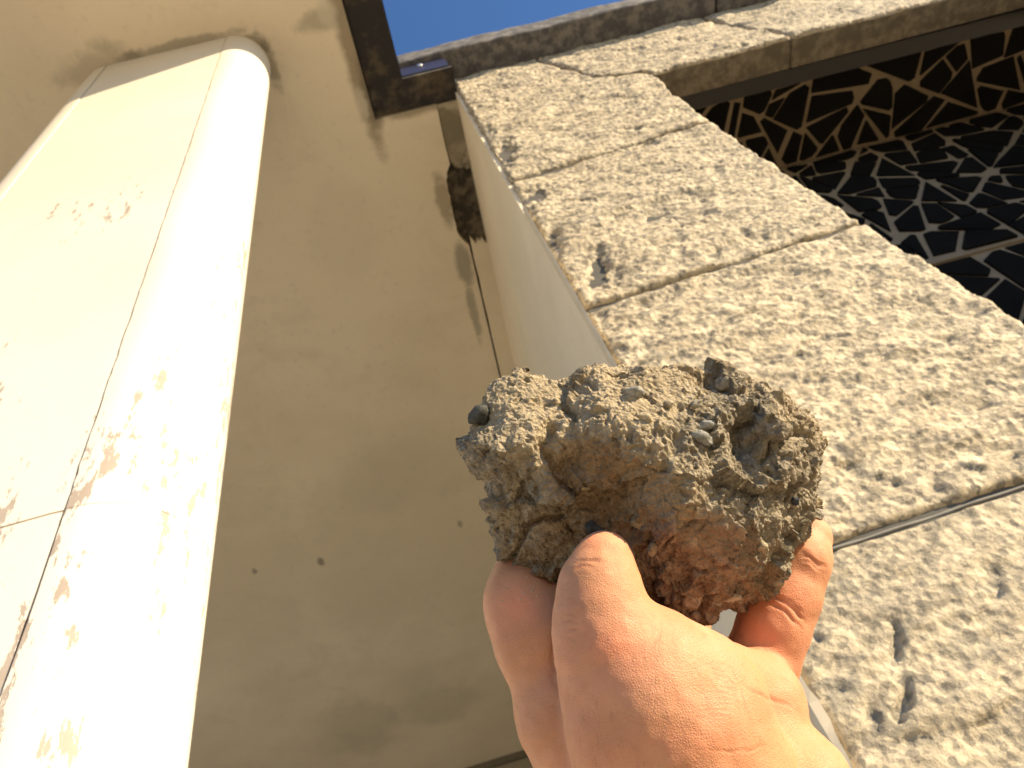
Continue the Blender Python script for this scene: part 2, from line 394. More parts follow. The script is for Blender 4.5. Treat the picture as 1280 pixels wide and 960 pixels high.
# ------------------------------------------------------------------ plaster walls of the recess
sw = thing('plaster_wall', 'pale plaster side wall between the canopy soffit and the sunlit granite', 'wall')
SX0, SX1 = .0972, .0972
def side_x(y): return SX0 + (SX1-SX0)*min(1, max(0, (y-.300)/.16))
ys = list(np.linspace(.302, .46, 12)) + [.6, .9, 1.4, 1.995]
v = []; f = []
for y in ys:
    v += [(side_x(y)*H, y*H, 0), (side_x(y)*H, y*H, EYE+H+.098), ((.20)*H, y*H, 0), (.20*H, y*H, EYE+H+.098)]
for i in range(len(ys)-1):
    a = 4*i; b = a+4
    f += [(a, b, b+1, a+1), (a+1, b+1, b+3, a+3), (a+2, a+3, b+3, b+2)]
f += [(0, 1, 3, 2), (4*len(ys)-4, 4*len(ys)-2, 4*len(ys)-1, 4*len(ys)-3)]
o = mesh('wall_face', v, f, MAT_PLASTER, sw); fix_normals(o)
# ragged plaster lip where the wall coat stops against the granite
zs = np.linspace(.4, EYE+.62*H, 260); v = []; f = []
for i, z in enumerate(zs):
    q = np.array([[0, 0, z]]); a = float(pn(q, 14, 3)[0])*.006 + float(pn(q, 60, 4)[0])*.003
    lo = max(.0, min(1, (EYE+.24*H - z)/.3)); wd = .001 + .0045*lo + a*1.1*(0.2+lo)
    x0 = .0995*H-.004; y0 = .296*H
    v += [(x0, y0+.03, z), (x0-.001, y0-.004+a*.3, z), (x0+max(.002, wd), y0-.006+a*.3, z), (x0+max(.002, wd)+.002, y0+.02, z)]
for i in range(len(zs)-1):
    a = 4*i
    for k in range(4): f.append((a+k, a+(k+1) % 4, a+4+(k+1) % 4, a+4+k))
MAT_LIP = m_plain('plaster_lip', (.60, .52, .39), .85, .2, 30)
o = mesh('plaster_lip', v, f, MAT_LIP, sw, False, 'ragged pale plaster edge against the granite'); fix_normals(o)
bw = thing('rear_wall', 'strip of dull plaster rear wall under the far end of the soffit', 'wall')
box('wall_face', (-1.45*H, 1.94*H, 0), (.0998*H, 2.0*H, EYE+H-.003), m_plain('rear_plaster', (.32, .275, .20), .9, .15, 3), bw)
box('cornice_strip', (-1.40*H, 1.925*H, EYE+H-.035), (.0990*H, 1.9395*H, EYE+H-.0025), m_plain('cornice_dark_strip', (.16, .14, .10), .9, .15, 5), bw)  # darker strip along the top of the rear wall
# ------------------------------------------------------------------ white column
colm = thing('white_column', 'peeling white painted blade column with rounded edges, sunlit, left of the recess', 'column')
CY0 = .178; R = .0345; XC1 = -.150; XC0 = -.290; CYC = CY0+R
def arc(cx, a0, a1, r, n=22): return [(cx + r*math.cos(a0+(a1-a0)*i/n), CYC + r*math.sin(a0+(a1-a0)*i/n)) for i in range(n+1)]
TH = .010
ZJ = EYE + .228*H
def shell(name, path_o, path_i, z0, z1, nz, label=None, jit=(.0, .0)):
    """curved slab between an outer and an inner plan path, edges slightly ragged"""
    n = len(path_o); v = []; f = []
    zs = np.linspace(z0, z1, nz)
    for z in zs:
        q = np.array([[1.3, 0, z]]); j0 = jit[0]*float(pn(q, 22, 5)[0] + .6*pn(q, 80, 6)[0]); q[0, 0] = 5; j1 = jit[1]*float(pn(q, 22, 7)[0] + .6*pn(q, 80, 8)[0])
        for pth in (path_o, path_i):
            for i, (x, y) in enumerate(pth):
                X = x*H; Y = y*H
                if i == 0: X += j0
                if i == n-1: X += j1
                v.append((X, Y, z))
    def vid(k, s, i): return k*2*n + s*n + i
    for k in range(nz-1):
        for i in range(n-1):
            f.append((vid(k, 0, i), vid(k, 0, i+1), vid(k+1, 0, i+1), vid(k+1, 0, i)))
            f.append((vid(k, 1, i+1), vid(k, 1, i), vid(k+1, 1, i), vid(k+1, 1, i+1)))
        f.append((vid(k, 1, 0), vid(k, 0, 0), vid(k+1, 0, 0), vid(k+1, 1, 0)))
        f.append((vid(k, 0, n-1), vid(k, 1, n-1), vid(k+1, 1, n-1), vid(k+1, 0, n-1)))
    for i in range(n-1):
        f.append((vid(0, 0, i+1), vid(0, 0, i), vid(0, 1, i), vid(0, 1, i+1)))
        f.append((vid(nz-1, 0, i), vid(nz-1, 0, i+1), vid(nz-1, 1, i+1), vid(nz-1, 1, i)))
    o = mesh(name, v, f, MAT_PAINT, colm, label=label); fix_normals(o)
    o.data.polygons.foreach_set('use_smooth', np.ones(len(o.data.polygons), dtype=bool)); o.data.set_sharp_from_angle(angle=math.radians(35)); return o
SEAM = -.1485; gp = .0006
for z0, z1, nz in ((0.0, ZJ-.0012, 90), (ZJ+.0012, EYE+H-.001, 160)):
    fl_o = [(XC0+.004, CY0+.0006), (XC0+.03, CY0+.0004), (SEAM-gp-.004, CY0+.0003), (SEAM-gp, CY0+.0006)]; fl_i = [(x, CY0+TH) for x, _ in fl_o]
    shell('face_panel', fl_o, fl_i, z0, z1, nz, jit=(0, .0014))
    bk_o = [(SEAM-gp, CY0+2*R-.0004), (XC0+.004, CY0+2*R-.0004)]; bk_i = [(x, CY0+2*R-TH) for x, _ in bk_o]
    shell('face_panel', bk_o, bk_i, z0, z1, 2)
    ao = [(SEAM+gp, CY0)] + arc(XC1+.004, -math.pi/2+.05, math.pi/2-.05, R) + [(SEAM+gp, CY0+2*R)]
    ai = [(SEAM+gp, CY0+TH)] + arc(XC1+.004, -math.pi/2+.05, math.pi/2-.05, R-TH) + [(SEAM+gp, CY0+2*R-TH)]
    shell('rounded_edge', ao, ai, z0 + (-.0008 if z0 > 0 else 0), z1 + (.0008 if z0 == 0 else 0), nz, jit=(.0014, 0))
    ao = [(XC0+.004-2*gp, CY0+2*R)] + arc(XC0, math.pi/2, 1.5*math.pi, R) + [(XC0+.004-2*gp, CY0)]
    ai = [(XC0+.004-2*gp, CY0+2*R-TH)] + arc(XC0, math.pi/2, 1.5*math.pi, R-TH) + [(XC0+.004-2*gp, CY0+TH)]
    shell('rounded_edge', ao, ai, z0, z1, 3)
box('core', (XC0*H, (CY0+.006)*H, .002), (XC1*H, (CY0+2*R-.006)*H, EYE+H-.004), MAT_DARK, colm)

# ------------------------------------------------------------------ granite wall
gw = thing('granite_wall', 'rough hewn cream granite pillar and lintel in full sun with dark joints', 'stone wall')
YG = .298*H
def lerp_tab(tab):
    zz = [t[0] for t in tab]; xx = [t[1] for t in tab]
    return lambda z: np.interp(z, zz, xx)
HOLLOWS = [(632, 195, 13, 22, .016), (612, 165, 8, 8, .010), (690, 312, 16, 30, .016), (748, 338, 11, 26, .016), (768, 345, 7, 16, .012), (822, 268, 17, 20, .010), (845, 285, 10, 12, .010), (662, 265, 8, 16, .012), (672, 245, 9, 12, .010),
 (940, 292, 22, 10, .010), (890, 322, 20, 8, .009), (850, 325, 16, 9, .009), (842, 240, 12, 9, .008), (880, 262, 9, 12, .008), (1003, 446, 17, 7, .009), (905, 410, 16, 8, .007), (1060, 478, 14, 7, .007), (880, 480, 18, 8, .006),
 (1215, 480, 18, 8, .008), (1180, 425, 14, 7, .008), (1060, 590, 24, 10, .010), (1110, 600, 20, 9, .010), (1175, 620, 26, 10, .010), (1060, 540, 18, 8, .006), (1265, 575, 12, 5, .012), (1120, 800, 10, 22, .014), (1128, 880, 11, 30, .015), (1090, 905, 14, 20, .012), (1150, 930, 26, 12, .010),
 (1240, 735, 10, 26, .008), (1200, 840, 14, 16, .007), (1020, 800, 10, 9, .012), (1000, 790, 6, 10, .010), (750, 395, 10, 16, .008), (800, 130, 30, 10, .005), (700, 130, 22, 8, .005)]
def hollow(x, y, z, seed):
    cc = (np.stack([x, np.full_like(x, y), z], 1)-EYEV) @ ROT
    u = 640+FPX*cc[:, 0]/cc[:, 2]; v = 480+FPX*cc[:, 1]/cc[:, 2]; q = np.stack([x, x*0+seed, z], 1)
    u = u + 9*pn(q, 35, 90) + 5*pn(q, 90, 91); v = v + 9*pn(q, 35, 92) + 5*pn(q, 90, 93); out = np.zeros(len(x))
    for a, b, rx, ry, dp in HOLLOWS:
        d = np.sqrt(((u-a)/rx)**2+((v-b)/ry)**2); out = np.maximum(out, dp*np.clip((1.25-d)/.6, 0, 1)**1.5)
    return out
def block(name, z0f, z1f, xlf, xrf, seed, cell=.0042, depth=.16, amp=1.0, rnd=.010, yface=YG, label=None, parent=None):
    """rough stone: z0f,z1f bottom and top as functions of s in 0..1, xlf,xrf left and right as functions of z"""
    zm0 = z0f(.5); zm1 = z1f(.5)
    nv = max(8, int((zm1-zm0)*H/cell)); nu = max(8, int((float(xrf((zm0+zm1)/2))-float(xlf((zm0+zm1)/2)))*H/cell))
    U, T = np.meshgrid(np.linspace(0, 1, nu+1), np.linspace(0, 1, nv+1))
    Z = z0f(U) + (z1f(U)-z0f(U))*T
    X = xlf(Z) + (xrf(Z)-xlf(Z))*U
    x = (X*H).ravel(); z = (EYE+Z*H).ravel()
    q = np.stack([x, np.full_like(x, seed*3.7), z], 1)
    q0 = q; q = q*[.6, 1, 1.15]
    d = .0065*pn(q, 7, seed) + .0036*pn(q, 24, seed+1) + .0027*pn(q, 58, seed+2) + .0022*pn(q, 130, seed+3)
    q2 = q.copy(); q2[:, 0] += .02*pn(q, 16, seed+8); q2[:, 2] += .02*pn(q, 16, seed+9)
    pit = np.clip((pn(q2*[1, 1, 1.5], 17, seed+4) + .45*pn(q2, 60, seed+14) - .36)*2.4, 0, 1)*np.clip(pn(q, 5, seed+5)*1.6+.75, 0, 1)
    pit2 = np.clip((pn(q2, 44, seed+6) - .34)*3.5, 0, 1)
    d = d - .0045*pit - .0030*pit2
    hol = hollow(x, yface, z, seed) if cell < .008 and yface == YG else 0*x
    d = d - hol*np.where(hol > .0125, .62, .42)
    # step facets left by the chisel
    st = pn(q2, 13, seed+7); d += .0022*np.tanh(st*9)
    wl = (X*H - xlf(Z)*H).ravel(); wr = (xrf(Z)*H - X*H).ravel(); wb = ((Z-z0f(U))*H).ravel(); wt = ((z1f(U)-Z)*H).ravel()
    e = np.minimum(np.minimum(wl, wr), np.minimum(wb, wt)); e = np.clip(e/rnd, 0, 1)
    edge = (1-np.sqrt(np.clip(1-(1-e)**2, 0, 1)))*rnd
    jn = .45+.55*np.clip(e*2, 0, 1)
    y = yface - (d*amp*jn) + edge - .004
    # ragged outline
    brd = (e <= 0)
    x2 = x + np.where(e < .9, (.0045*pn(q, 30, seed+10)+.002*pn(q, 90, seed+11))*amp*(1-e), 0); z2 = z + np.where(e < .9, (.0028*pn(q, 30, seed+12)+.0012*pn(q, 90, seed+13))*amp*(1-e), 0)
    V = np.stack([x2, y, z2], 1); n = nu+1; N = len(V)
    i = np.arange(nv)[:, None]*n + np.arange(nu)[None, :]; i = i.ravel()
    F = np.stack([i, i+1, i+n+1, i+n], 1)
    ring = np.concatenate([np.arange(nu), np.arange(nv)*n+nu, (nv*n+nu)-np.arange(nu), (nv-np.arange(nv))*n])
    back = V[ring].copy(); back[:, 1] = yface+depth
    V = np.concatenate([V, back]); m = len(ring); r2 = N+np.arange(m)
    nx = np.roll(ring, -1); nr = np.roll(r2, -1)
    F = np.concatenate([F, np.stack([nx, ring, r2, nr], 1)])
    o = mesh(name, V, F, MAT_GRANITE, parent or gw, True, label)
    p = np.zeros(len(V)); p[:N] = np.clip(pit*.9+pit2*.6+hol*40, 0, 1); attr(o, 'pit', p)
    o.data.materials.append(MAT_SHADED); mi = np.zeros(len(o.data.polygons), dtype=np.int32); mi[nu*nv:] = 1; o.data.polygons.foreach_set('material_index', mi)
    o.data.set_sharp_from_angle(angle=math.radians(60))
    return o
xl = lambda z: np.full_like(np.asarray(z, dtype=float), .1005)
xr = lerp_tab([(-.7, .345), (.12, .336), (.309, .327), (.46, .3175), (.70, .309), (.80, .311), (.875, .3145), (1.1, .315)])
def zl(a, b): return lambda u: a + (b-a)*np.asarray(u, dtype=float)
JG = .0026
ZC = 1.050           # underside of the coping
courses = [(-.62, -.62), (-.40, -.40), (-.165, -.163), (.202, .208), (.4425, .4565), (.684, .702)]
zprev = courses[0]
for k, c2 in enumerate(courses[1:]):
    fine = .0036 if k >= 2 else .012
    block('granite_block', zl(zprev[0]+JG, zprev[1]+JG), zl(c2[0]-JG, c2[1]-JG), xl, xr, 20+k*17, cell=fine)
    zprev = c2
# springer block with its slanted joint, then the lintel stones
slant = [(.872, .3150), (.884, .3135), (.925, .256), (.985, .235), (1.005, .224), (1.07, .212)]
sx = lerp_tab(slant)
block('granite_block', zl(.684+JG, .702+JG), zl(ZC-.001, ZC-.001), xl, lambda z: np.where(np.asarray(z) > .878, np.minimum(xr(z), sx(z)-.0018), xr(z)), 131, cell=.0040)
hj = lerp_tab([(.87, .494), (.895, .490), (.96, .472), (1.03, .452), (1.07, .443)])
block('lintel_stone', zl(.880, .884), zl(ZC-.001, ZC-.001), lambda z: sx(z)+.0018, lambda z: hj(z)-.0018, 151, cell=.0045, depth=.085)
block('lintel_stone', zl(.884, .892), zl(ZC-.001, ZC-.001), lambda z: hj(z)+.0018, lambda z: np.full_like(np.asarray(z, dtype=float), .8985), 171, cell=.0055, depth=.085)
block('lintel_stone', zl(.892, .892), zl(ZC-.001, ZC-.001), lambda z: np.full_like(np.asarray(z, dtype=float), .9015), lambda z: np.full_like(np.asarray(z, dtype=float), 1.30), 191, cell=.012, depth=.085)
# coping course on top
CO = .034
for k, (a, b) in enumerate(((.036, .47), (.473, .92), (.923, 1.34))):
    o = block('coping_stone', zl(ZC+.001, ZC+.001), zl(ZC+.040, ZC+.040), lambda z, a=a: np.full_like(np.asarray(z, dtype=float), a), lambda z, b=b: np.full_like(np.asarray(z, dtype=float), b), 211+k*13, cell=.006, depth=(CO+.16)*H, amp=.45, rnd=.006, yface=YG-CO*H)
    o['label'] = 'projecting weathered grey granite coping stone'; o.data.materials[0] = MAT_COPING; o.data.materials[1] = MAT_COPING
# mortar beds behind the joints
box('mortar_core', (.103*H, YG+.006, .001), (.302*H, YG+.10, EYE+(ZC-.002)*H), MAT_MORTAR, gw)
box('mortar_core', (.302*H, YG+.008, EYE+.900*H), (1.29*H, YG+.075, EYE+(ZC-.002)*H), MAT_MORTAR, gw)
# grey pointing that still fills part of the bed joints
for k, (a, b) in enumerate(courses[3:4]):
    n = 90; v = []; f = []
    for i in range(n+1):
        s = i/n; X = .103 + (.305-.103)*s; Z = a+(b-a)*(X-.1005)/.215
        q = np.array([[X*H, k*2.0, 0]]); wv = float(pn(q, 16, 40+k)[0]); th = .0013+.0010*float(pn(q, 30, 50+k)[0])
        yy = YG + .0035 - .0025*wv; zz = EYE+Z*H-.0014
        v += [(X*H, yy, zz-th), (X*H, yy, zz+th), (X*H, yy+.01, zz+th), (X*H, yy+.01, zz-th)]
    for i in range(n):
        for m in range(4): f.append((4*i+m, 4*i+(m+1) % 4, 4*i+4+(m+1) % 4, 4*i+4+m))
    o = mesh('joint_pointing', v, f, m_plain('pointing', (.20, .19, .17), .9, .3, 40) if k == 0 else bpy.data.materials['pointing'], gw, True); fix_normals(o)
# pillar added just outside the frame, placed and thinned to shade the niche
gp2 = thing('shade_pillar', 'unseen granite pillar added to shade the mosaic niche', 'stone pillar')
zprev = courses[0]
for k, c2 in enumerate(courses[1:] + [(.886, .886)]):
    block('granite_block', zl(zprev[0]+JG, zprev[0]+JG), zl(c2[0]-JG, c2[0]-JG), lambda z: np.full_like(np.asarray(z, dtype=float), .815), lambda z: np.full_like(np.asarray(z, dtype=float), 1.04), 300+k*17, cell=.02, depth=.12, parent=gp2)
    zprev = c2

# ------------------------------------------------------------------ mosaic niche
mz = thing('mosaic_wall', 'niche lined with black crazy-paved tiles in pale brown grout, right of the pillar', 'tiled wall')
YT = .470*H; ZT = EYE+.902*H; X0 = .29*H; X1 = 1.30*H; Y0 = .358*H
box('grout_bed', (X0, YT, .002), (X1, YT+.12, ZT+.10), MAT_GROUT, mz)
box('grout_bed', (X0, Y0, ZT), (X1, YT-.0005, ZT+.0995), MAT_GROUT, mz)
box('trim_strip', (X0+.002, .3375*H, EYE+.893*H), (X1, .3575*H, EYE+.893*H+.03), m_plain('dark_trim', (.045, .043, .042), .5, .2, 10), mz)
def clip_poly(poly, n, d):
    out = []
    for i in range(len(poly)):
        a = poly[i]; b = poly[(i+1) % len(poly)]; da = a@n-d; db = b@n-d
        if da <= 0: out.append(a)
        if da*db < 0: out.append(a + (b-a)*(da/(da-db)))
    return out
def crazy(w_, h_, size, seed):
    """irregular shards: the biggest piece is broken again and again, then every edge is ground back"""
    r = np.random.default_rng(seed); n = int(w_*h_/size**2)
    def area(p): return .5*abs(sum(p[k][0]*p[(k+1) % len(p)][1]-p[(k+1) % len(p)][0]*p[k][1] for k in range(len(p))))
    cells = [[np.array(q, dtype=float) for q in ((0, 0), (w_, 0), (w_, h_), (0, h_))]]; ar = [w_*h_]
    while len(cells) < n:
        k = int(np.argmax(np.array(ar)*r.uniform(.45, 1, len(ar)))); p = cells.pop(k); ar.pop(k)
        c = sum(p)/len(p); A = np.array(p)-c; ev, U = np.linalg.eigh(A.T@A); ax_ = U[:, 1]
        a = math.atan2(ax_[1], ax_[0]) + r.normal(0, .42); nn = np.array([math.cos(a), math.sin(a)]); d = (c + ax_*math.sqrt(ev[1]/len(p))*r.normal(0, .35))@nn
        p1 = clip_poly(p, nn, d); p2 = clip_poly(p, -nn, -d)
        for q in (p1, p2):
            if len(q) >= 3: cells.append(q); ar.append(area(q))
    out = []
    for p in cells:
        c = sum(p)/len(p); q = p
        for k in range(len(p)):
            a, b = p[k], p[(k+1) % len(p)]; e = b-a; L = np.linalg.norm(e)
            if L < 1e-6: continue
            nn = np.array([e[1], -e[0]])/L
            if (c-a)@nn > 0: nn = -nn
            th = r.normal(0, .05); nn = np.array([nn[0]*math.cos(th)-nn[1]*math.sin(th), nn[0]*math.sin(th)+nn[1]*math.cos(th)])
            q = clip_poly(q, nn, ((a+b)/2)@nn - (.0030 + .0062*r.random()))
            if len(q) < 3: break
        if len(q) < 3: continue
        m = sum(q)/len(q)
        for k in range(len(q)):      # knock off some corners
            if r.random() < .5 and len(q) > 2:
                v = q[k % len(q)]-m; L = np.linalg.norm(v); q2 = clip_poly(q, v/L, v@v/L + m@v/L - L*r.uniform(.06, .2))
                if len(q2) >= 3: q = q2
        if area(q) > .0003: out.append(q)
    return out
def tile(poly, frame, prt):
    c = sum(poly)/len(poly); th = .004+.004*random.random(); tl = (random.uniform(-.03, .03), random.uniform(-.03, .03))
    pl = [q for k, q in enumerate(poly) if np.linalg.norm(q-poly[k-1]) > .003]
    if len(pl) < 3: return
    lo = [frame(*q, -.002) for q in pl]; n = len(pl)
    top = [c + (q-c)*(1-.0022/max(.01, np.linalg.norm(q-c))) for q in pl]
    mid = [frame(*q, th-.0015 + tl[0]*(q-c)[0]+tl[1]*(q-c)[1]) for q in pl]
    hi = [frame(*q, th + tl[0]*(q-c)[0]+tl[1]*(q-c)[1]) for q in top]
    f = [tuple(range(2*n, 3*n))]
    for k in range(2):
        f += [(k*n+i, k*n+(i+1) % n, (k+1)*n+(i+1) % n, (k+1)*n+i) for i in range(n)]
    o = mesh('tile', lo+mid+hi, f, MAT_TILE, prt); fix_normals(o)
XM = .318*H; LED = EYE+.609*H
for poly in crazy(.66*H, YT-Y0-.004, .088, 3): tile(poly, lambda a, b, h: (XM+a, Y0+.001+b, ZT-h), mz)
for poly in crazy(.62*H, ZT-LED-.02, .088, 4): tile(poly, lambda a, b, h: (XM+a, YT-h, LED+.012+b), mz)
for poly in crazy(.50*H, .30*H, .095, 5): tile(poly, lambda a, b, h: (XM+a, YT-h, LED-.010-.30*H+b), mz)
box('ledge_strip', (X0+.003, YT-.007, LED-.004), (X1-.002, YT+.01, LED+.004), MAT_GROUT, mz, .002)

# ------------------------------------------------------------------ held rock and hand: built in lens-aligned metres, then turned into the world
def to_world(V): return V @ ROT.T + EYEV
D0 = .240
SIL = np.array([(577,552),(591,536),(607,526),(606,505),(611,489),(621,475),(637,468),(652,461),(670,469),(686,474),(700,479),(713,471),(727,464),(751,460),(784,457),(808,460),(835,463),(861,461),(880,463),(898,460),(916,468),(944,479),(979,495),(995,515),(1012,524),(1026,534),(1033,552),(1031,580),(1025,608),(1022,630),(1013,652),(1002,669),(987,685),(976,710),(963,730),(936,747),(912,755),(893,759),(885,775),(870,779),(829,769),(790,757),(740,748),(702,746),(671,732),(645,720),(635,706),(620,679),(614,647),(609,621),(607,604),(594,597),(585,580)], dtype=float)
def poly_sdf(P2, poly):
    d = np.full(len(P2), 1e9); ins = np.zeros(len(P2), dtype=bool)
    for i in range(len(poly)):
        a = poly[i]; b = poly[i-1]; e = b-a; wv = P2-a
        t = np.clip((wv@e)/(e@e), 0, 1); q = wv - t[:, None]*e; d = np.minimum(d, (q**2).sum(1))
        c = ((a[1] <= P2[:, 1]) & (b[1] > P2[:, 1])) | ((b[1] <= P2[:, 1]) & (a[1] > P2[:, 1]))
        xx = a[0] + (P2[:, 1]-a[1])*(e[0]/(e[1] if abs(e[1]) > 1e-9 else 1e-9)); ins ^= c & (P2[:, 0] < xx)
    return np.where(ins, np.sqrt(d), -np.sqrt(d))
# heights (mm towards the lens) at pixels of the photograph
CT = np.array([
 (585,555,6),(612,480,-6),(652,462,-8),(700,480,-10),(620,530,7),(650,500,4),(690,500,2),(690,530,10),(650,545,17),(600,560,12),(700,560,15),
 (610,590,12),(650,590,15),(690,600,14),(625,640,8),(660,650,9),(640,690,4),(690,690,11),(680,725,3),
 (727,470,0),(740,500,11),(770,470,0),(790,500,13),(820,480,4),(720,540,14),(770,540,19),(810,560,21),
 (705,575,9),(735,590,12),(770,600,14),(800,612,17),(735,640,12),(780,640,13),(830,600,23),(848,640,25),(838,672,23),(800,665,12),
 (770,680,11),(745,700,15),(800,720,9),(830,750,5),(860,700,14),(870,740,8),(890,680,17),
 (860,480,0),(860,520,14),(880,560,17),(890,600,20),(910,630,20),(920,480,-4),(905,520,9),(915,540,6),(928,560,5),(925,590,11),(930,520,6),
 (955,520,10),(965,545,13),(950,565,8),(950,500,2),(990,540,4),(1015,560,-2),(980,580,9),(1010,600,2),(960,620,16),(990,640,8),
 (940,670,18),(970,690,7),(930,710,12),(920,740,3),(1020,620,-4),(890,755,2)], dtype=float)
def tps(px, c, v, lam=8):
    def k(r2): return .5*r2*np.log(r2+1e-9)
    s = 200.; A = c/s; n = len(c)
    K = k(((A[:, None]-A[None])**2).sum(-1)) + np.eye(n)*lam*1e-3
    Pm = np.concatenate([np.ones((n, 1)), A], 1)
    S = np.linalg.solve(np.block([[K, Pm], [Pm.T, np.zeros((3, 3))]]), np.concatenate([v, np.zeros(3)]))
    out = np.zeros(len(px)); q = px/s
    for i in range(n): out += S[i]*k(((q-A[i])**2).sum(1))
    return out + S[n] + q@S[n+1:]
GX = np.arange(540, 1071, 2.); GY = np.arange(430, 811, 2.)
gx, gy = np.meshgrid(GX, GY, indexing='ij'); g2 = np.stack([gx.ravel(), gy.ravel()], 1)
HF = tps(g2, CT[:, :2], CT[:, 2]).reshape(gx.shape)*.001
ED = poly_sdf(g2, SIL).reshape(gx.shape)*(D0/FPX)
def samp(A, px, py):
    a = np.clip((px-GX[0])/2, 0, len(GX)-1.001); b = np.clip((py-GY[0])/2, 0, len(GY)-1.001)
    i = a.astype(int); j = b.astype(int); a = a-i; b = b-j
    return A[i, j]*(1-a)*(1-b)+A[i+1, j]*a*(1-b)+A[i, j+1]*(1-a)*b+A[i+1, j+1]*a*b
hs = .0007
ax = np.arange(-.022, .112, hs); ay = np.arange(-.012, .085, hs); az = np.arange(D0-.046, D0+.052, hs)
gX, gY, gZ = np.meshgrid(ax, ay, az, indexing='ij'); sh = gX.shape
pxv = (640+FPX*gX/gZ).ravel(); pyv = (480+FPX*gY/gZ).ravel(); hh = (D0-gZ).ravel()
hf = samp(HF, pxv, pyv); ed = samp(ED, pxv, pyv)
def prof(e, wd): t = np.clip(1-e/wd, 0, 1); return np.sqrt(np.clip(1-t*t, 0, 1))
front = np.where(hf > 0, hf*prof(ed, .008), hf)
back = -.010 - .030*prof(ed, .030) + .006*np.sin(pxv*.021+1.0) + .005*np.cos(pyv*.03)
back = np.minimum(back, front-.006)
fv = np.maximum(np.maximum((hh-front)*.75, (back-hh)*.8), -ed)
V, F = surface_nets(fv.reshape(sh).astype(np.float64), np.array([ax[0], ay[0], az[0]]), hs)
V, F = subdivide(V, F)
N = vnormals(V, F)
q = V.copy()
def ridged(q, fr, s): return 1-np.abs(pn(q, fr, s))*2
lump = .0018*pn(q, 60, 1) + .0013*pn(q, 130, 2)
qq = q + .004*np.stack([pn(q, 90, 11), pn(q, 90, 12), pn(q, 90, 13)], 1)
fine = .0012*pn(qq, 290, 3) + .0008*pn(q, 620, 4) + .0005*pn(q, 1250, 5)
w1, w2, cidv = worley(qq, 230, 5)
peb = np.clip(.55-w1, 0, 1)*(cidv > .62)*.0022
def facets(q, fr, s, slope):
    p = q*fr; i = np.floor(p).astype(np.int64); f = p-i; best = np.full(len(p), 9.0); off = np.zeros(len(p))
    for a in (-1, 0, 1):
        for b in (-1, 0, 1):
            for c in (-1, 0, 1):
                h = _hash(i[:, 0]+a, i[:, 1]+b, i[:, 2]+c, s)
                dv = np.stack([f[:, 0]-a-(h & 1023)/1023., f[:, 1]-b-((h >> 10) & 1023)/1023., f[:, 2]-c-((h >> 20) & 1023)/1023.], 1)
                d = (dv**2).sum(1); m = d < best; g = _G[(h >> 7) & 255]
                off = np.where(m, (dv*g).sum(1)*slope + ((h >> 3) & 255)/255.*.3*slope, off); best = np.where(m, d, best)
    return off/fr
qf = q + .0016*np.stack([pn(q, 300, 14), pn(q, 300, 15), pn(q, 300, 16)], 1)
lump = lump*.8 + facets(qf, 55, 17, .20) + facets(qf, 170, 18, .17) - .0007
g1, g2_, gid = worley(qq, 760, 21)
fine = fine*.5 + facets(qf, 420, 19, .20) + (.5-g1)*.0006*(gid > .35) + (.5-worley(q, 1500, 22)[0])*.00035
pits = -np.clip(pn(qq, 170, 6)-.32, 0, 1)*.0065 - np.clip(pn(qq, 75, 7)-.38, 0, 1)*.010
smoothz = np.zeros(len(V))
pv = 640+FPX*V[:, 0]/V[:, 2]; qv = 480+FPX*V[:, 1]/V[:, 2]
def zone(cx, cy, rx, ry, ang=0, soft=.6):
    c, s = math.cos(math.radians(ang)), math.sin(math.radians(ang)); dx = pv-cx; dy = qv-cy
    d = np.sqrt(((dx*c+dy*s)/rx)**2 + ((-dx*s+dy*c)/ry)**2) + .35*pn(V, 110, 31)
    return np.clip((1+soft-d)/soft, 0, 1)*(V[:, 2] < D0+.012)
smoothz = np.clip(zone(885, 665, 45, 22, -20) + zone(690, 690, 45, 30, 0)*.6 + zone(940, 540, 22, 30)*.8, 0, 1)
dz = np.clip(zone(660, 510, 55, 40) + zone(790, 490, 70, 30)*.8, 0, 1)
disp = lump*(1-.45*dz) + (fine + peb + pits)*(1-.6*smoothz)*(1-.35*dz)
def crack(pts, wd, dep):
    out = np.zeros(len(V)); P2 = np.stack([pv, qv], 1) + 5*np.stack([pn(V, 200, 41), pn(V, 200, 42)], 1)
    d = np.full(len(V), 1e9); pts = np.array(pts, dtype=float)
    for i in range(len(pts)-1):
        a, b = pts[i], pts[i+1]; e = b-a; t = np.clip(((P2-a)@e)/(e@e), 0, 1); d = np.minimum(d, np.linalg.norm(P2-a-t[:, None]*e, axis=1))
    return -dep*np.exp(-(d/wd)**2)*(V[:, 2] < D0+.008)
disp += crack([(630, 712), (645, 690), (652, 665), (672, 650), (700, 645)], 3.5, .0035)
disp += crack([(652, 665), (648, 630), (660, 600)], 4, .002)
disp += crack([(690, 535), (682, 560), (695, 590), (715, 612)], 7, .0045)
disp += crack([(828, 690), (850, 668), (880, 655)], 3, .002)
disp += crack([(920, 570), (922, 545), (935, 520)], 6, .005)
disp += crack([(950, 575), (975, 556), (1003, 541)], 5, .003)
disp += crack([(712, 475), (703, 500), (715, 520)], 5, .003)
V = V + N*disp[:, None]
brown = np.clip(zone(775, 610, 75, 42, 25) + zone(760, 660, 60, 30)*.8 + zone(690, 690, 40, 30)*.5, 0, 1)
grey = np.clip(zone(930, 610, 110, 75, 20)*.8 + zone(905, 520, 45, 40)*.9 + zone(640, 640, 50, 90)*.8, 0, 1)*(1-brown)
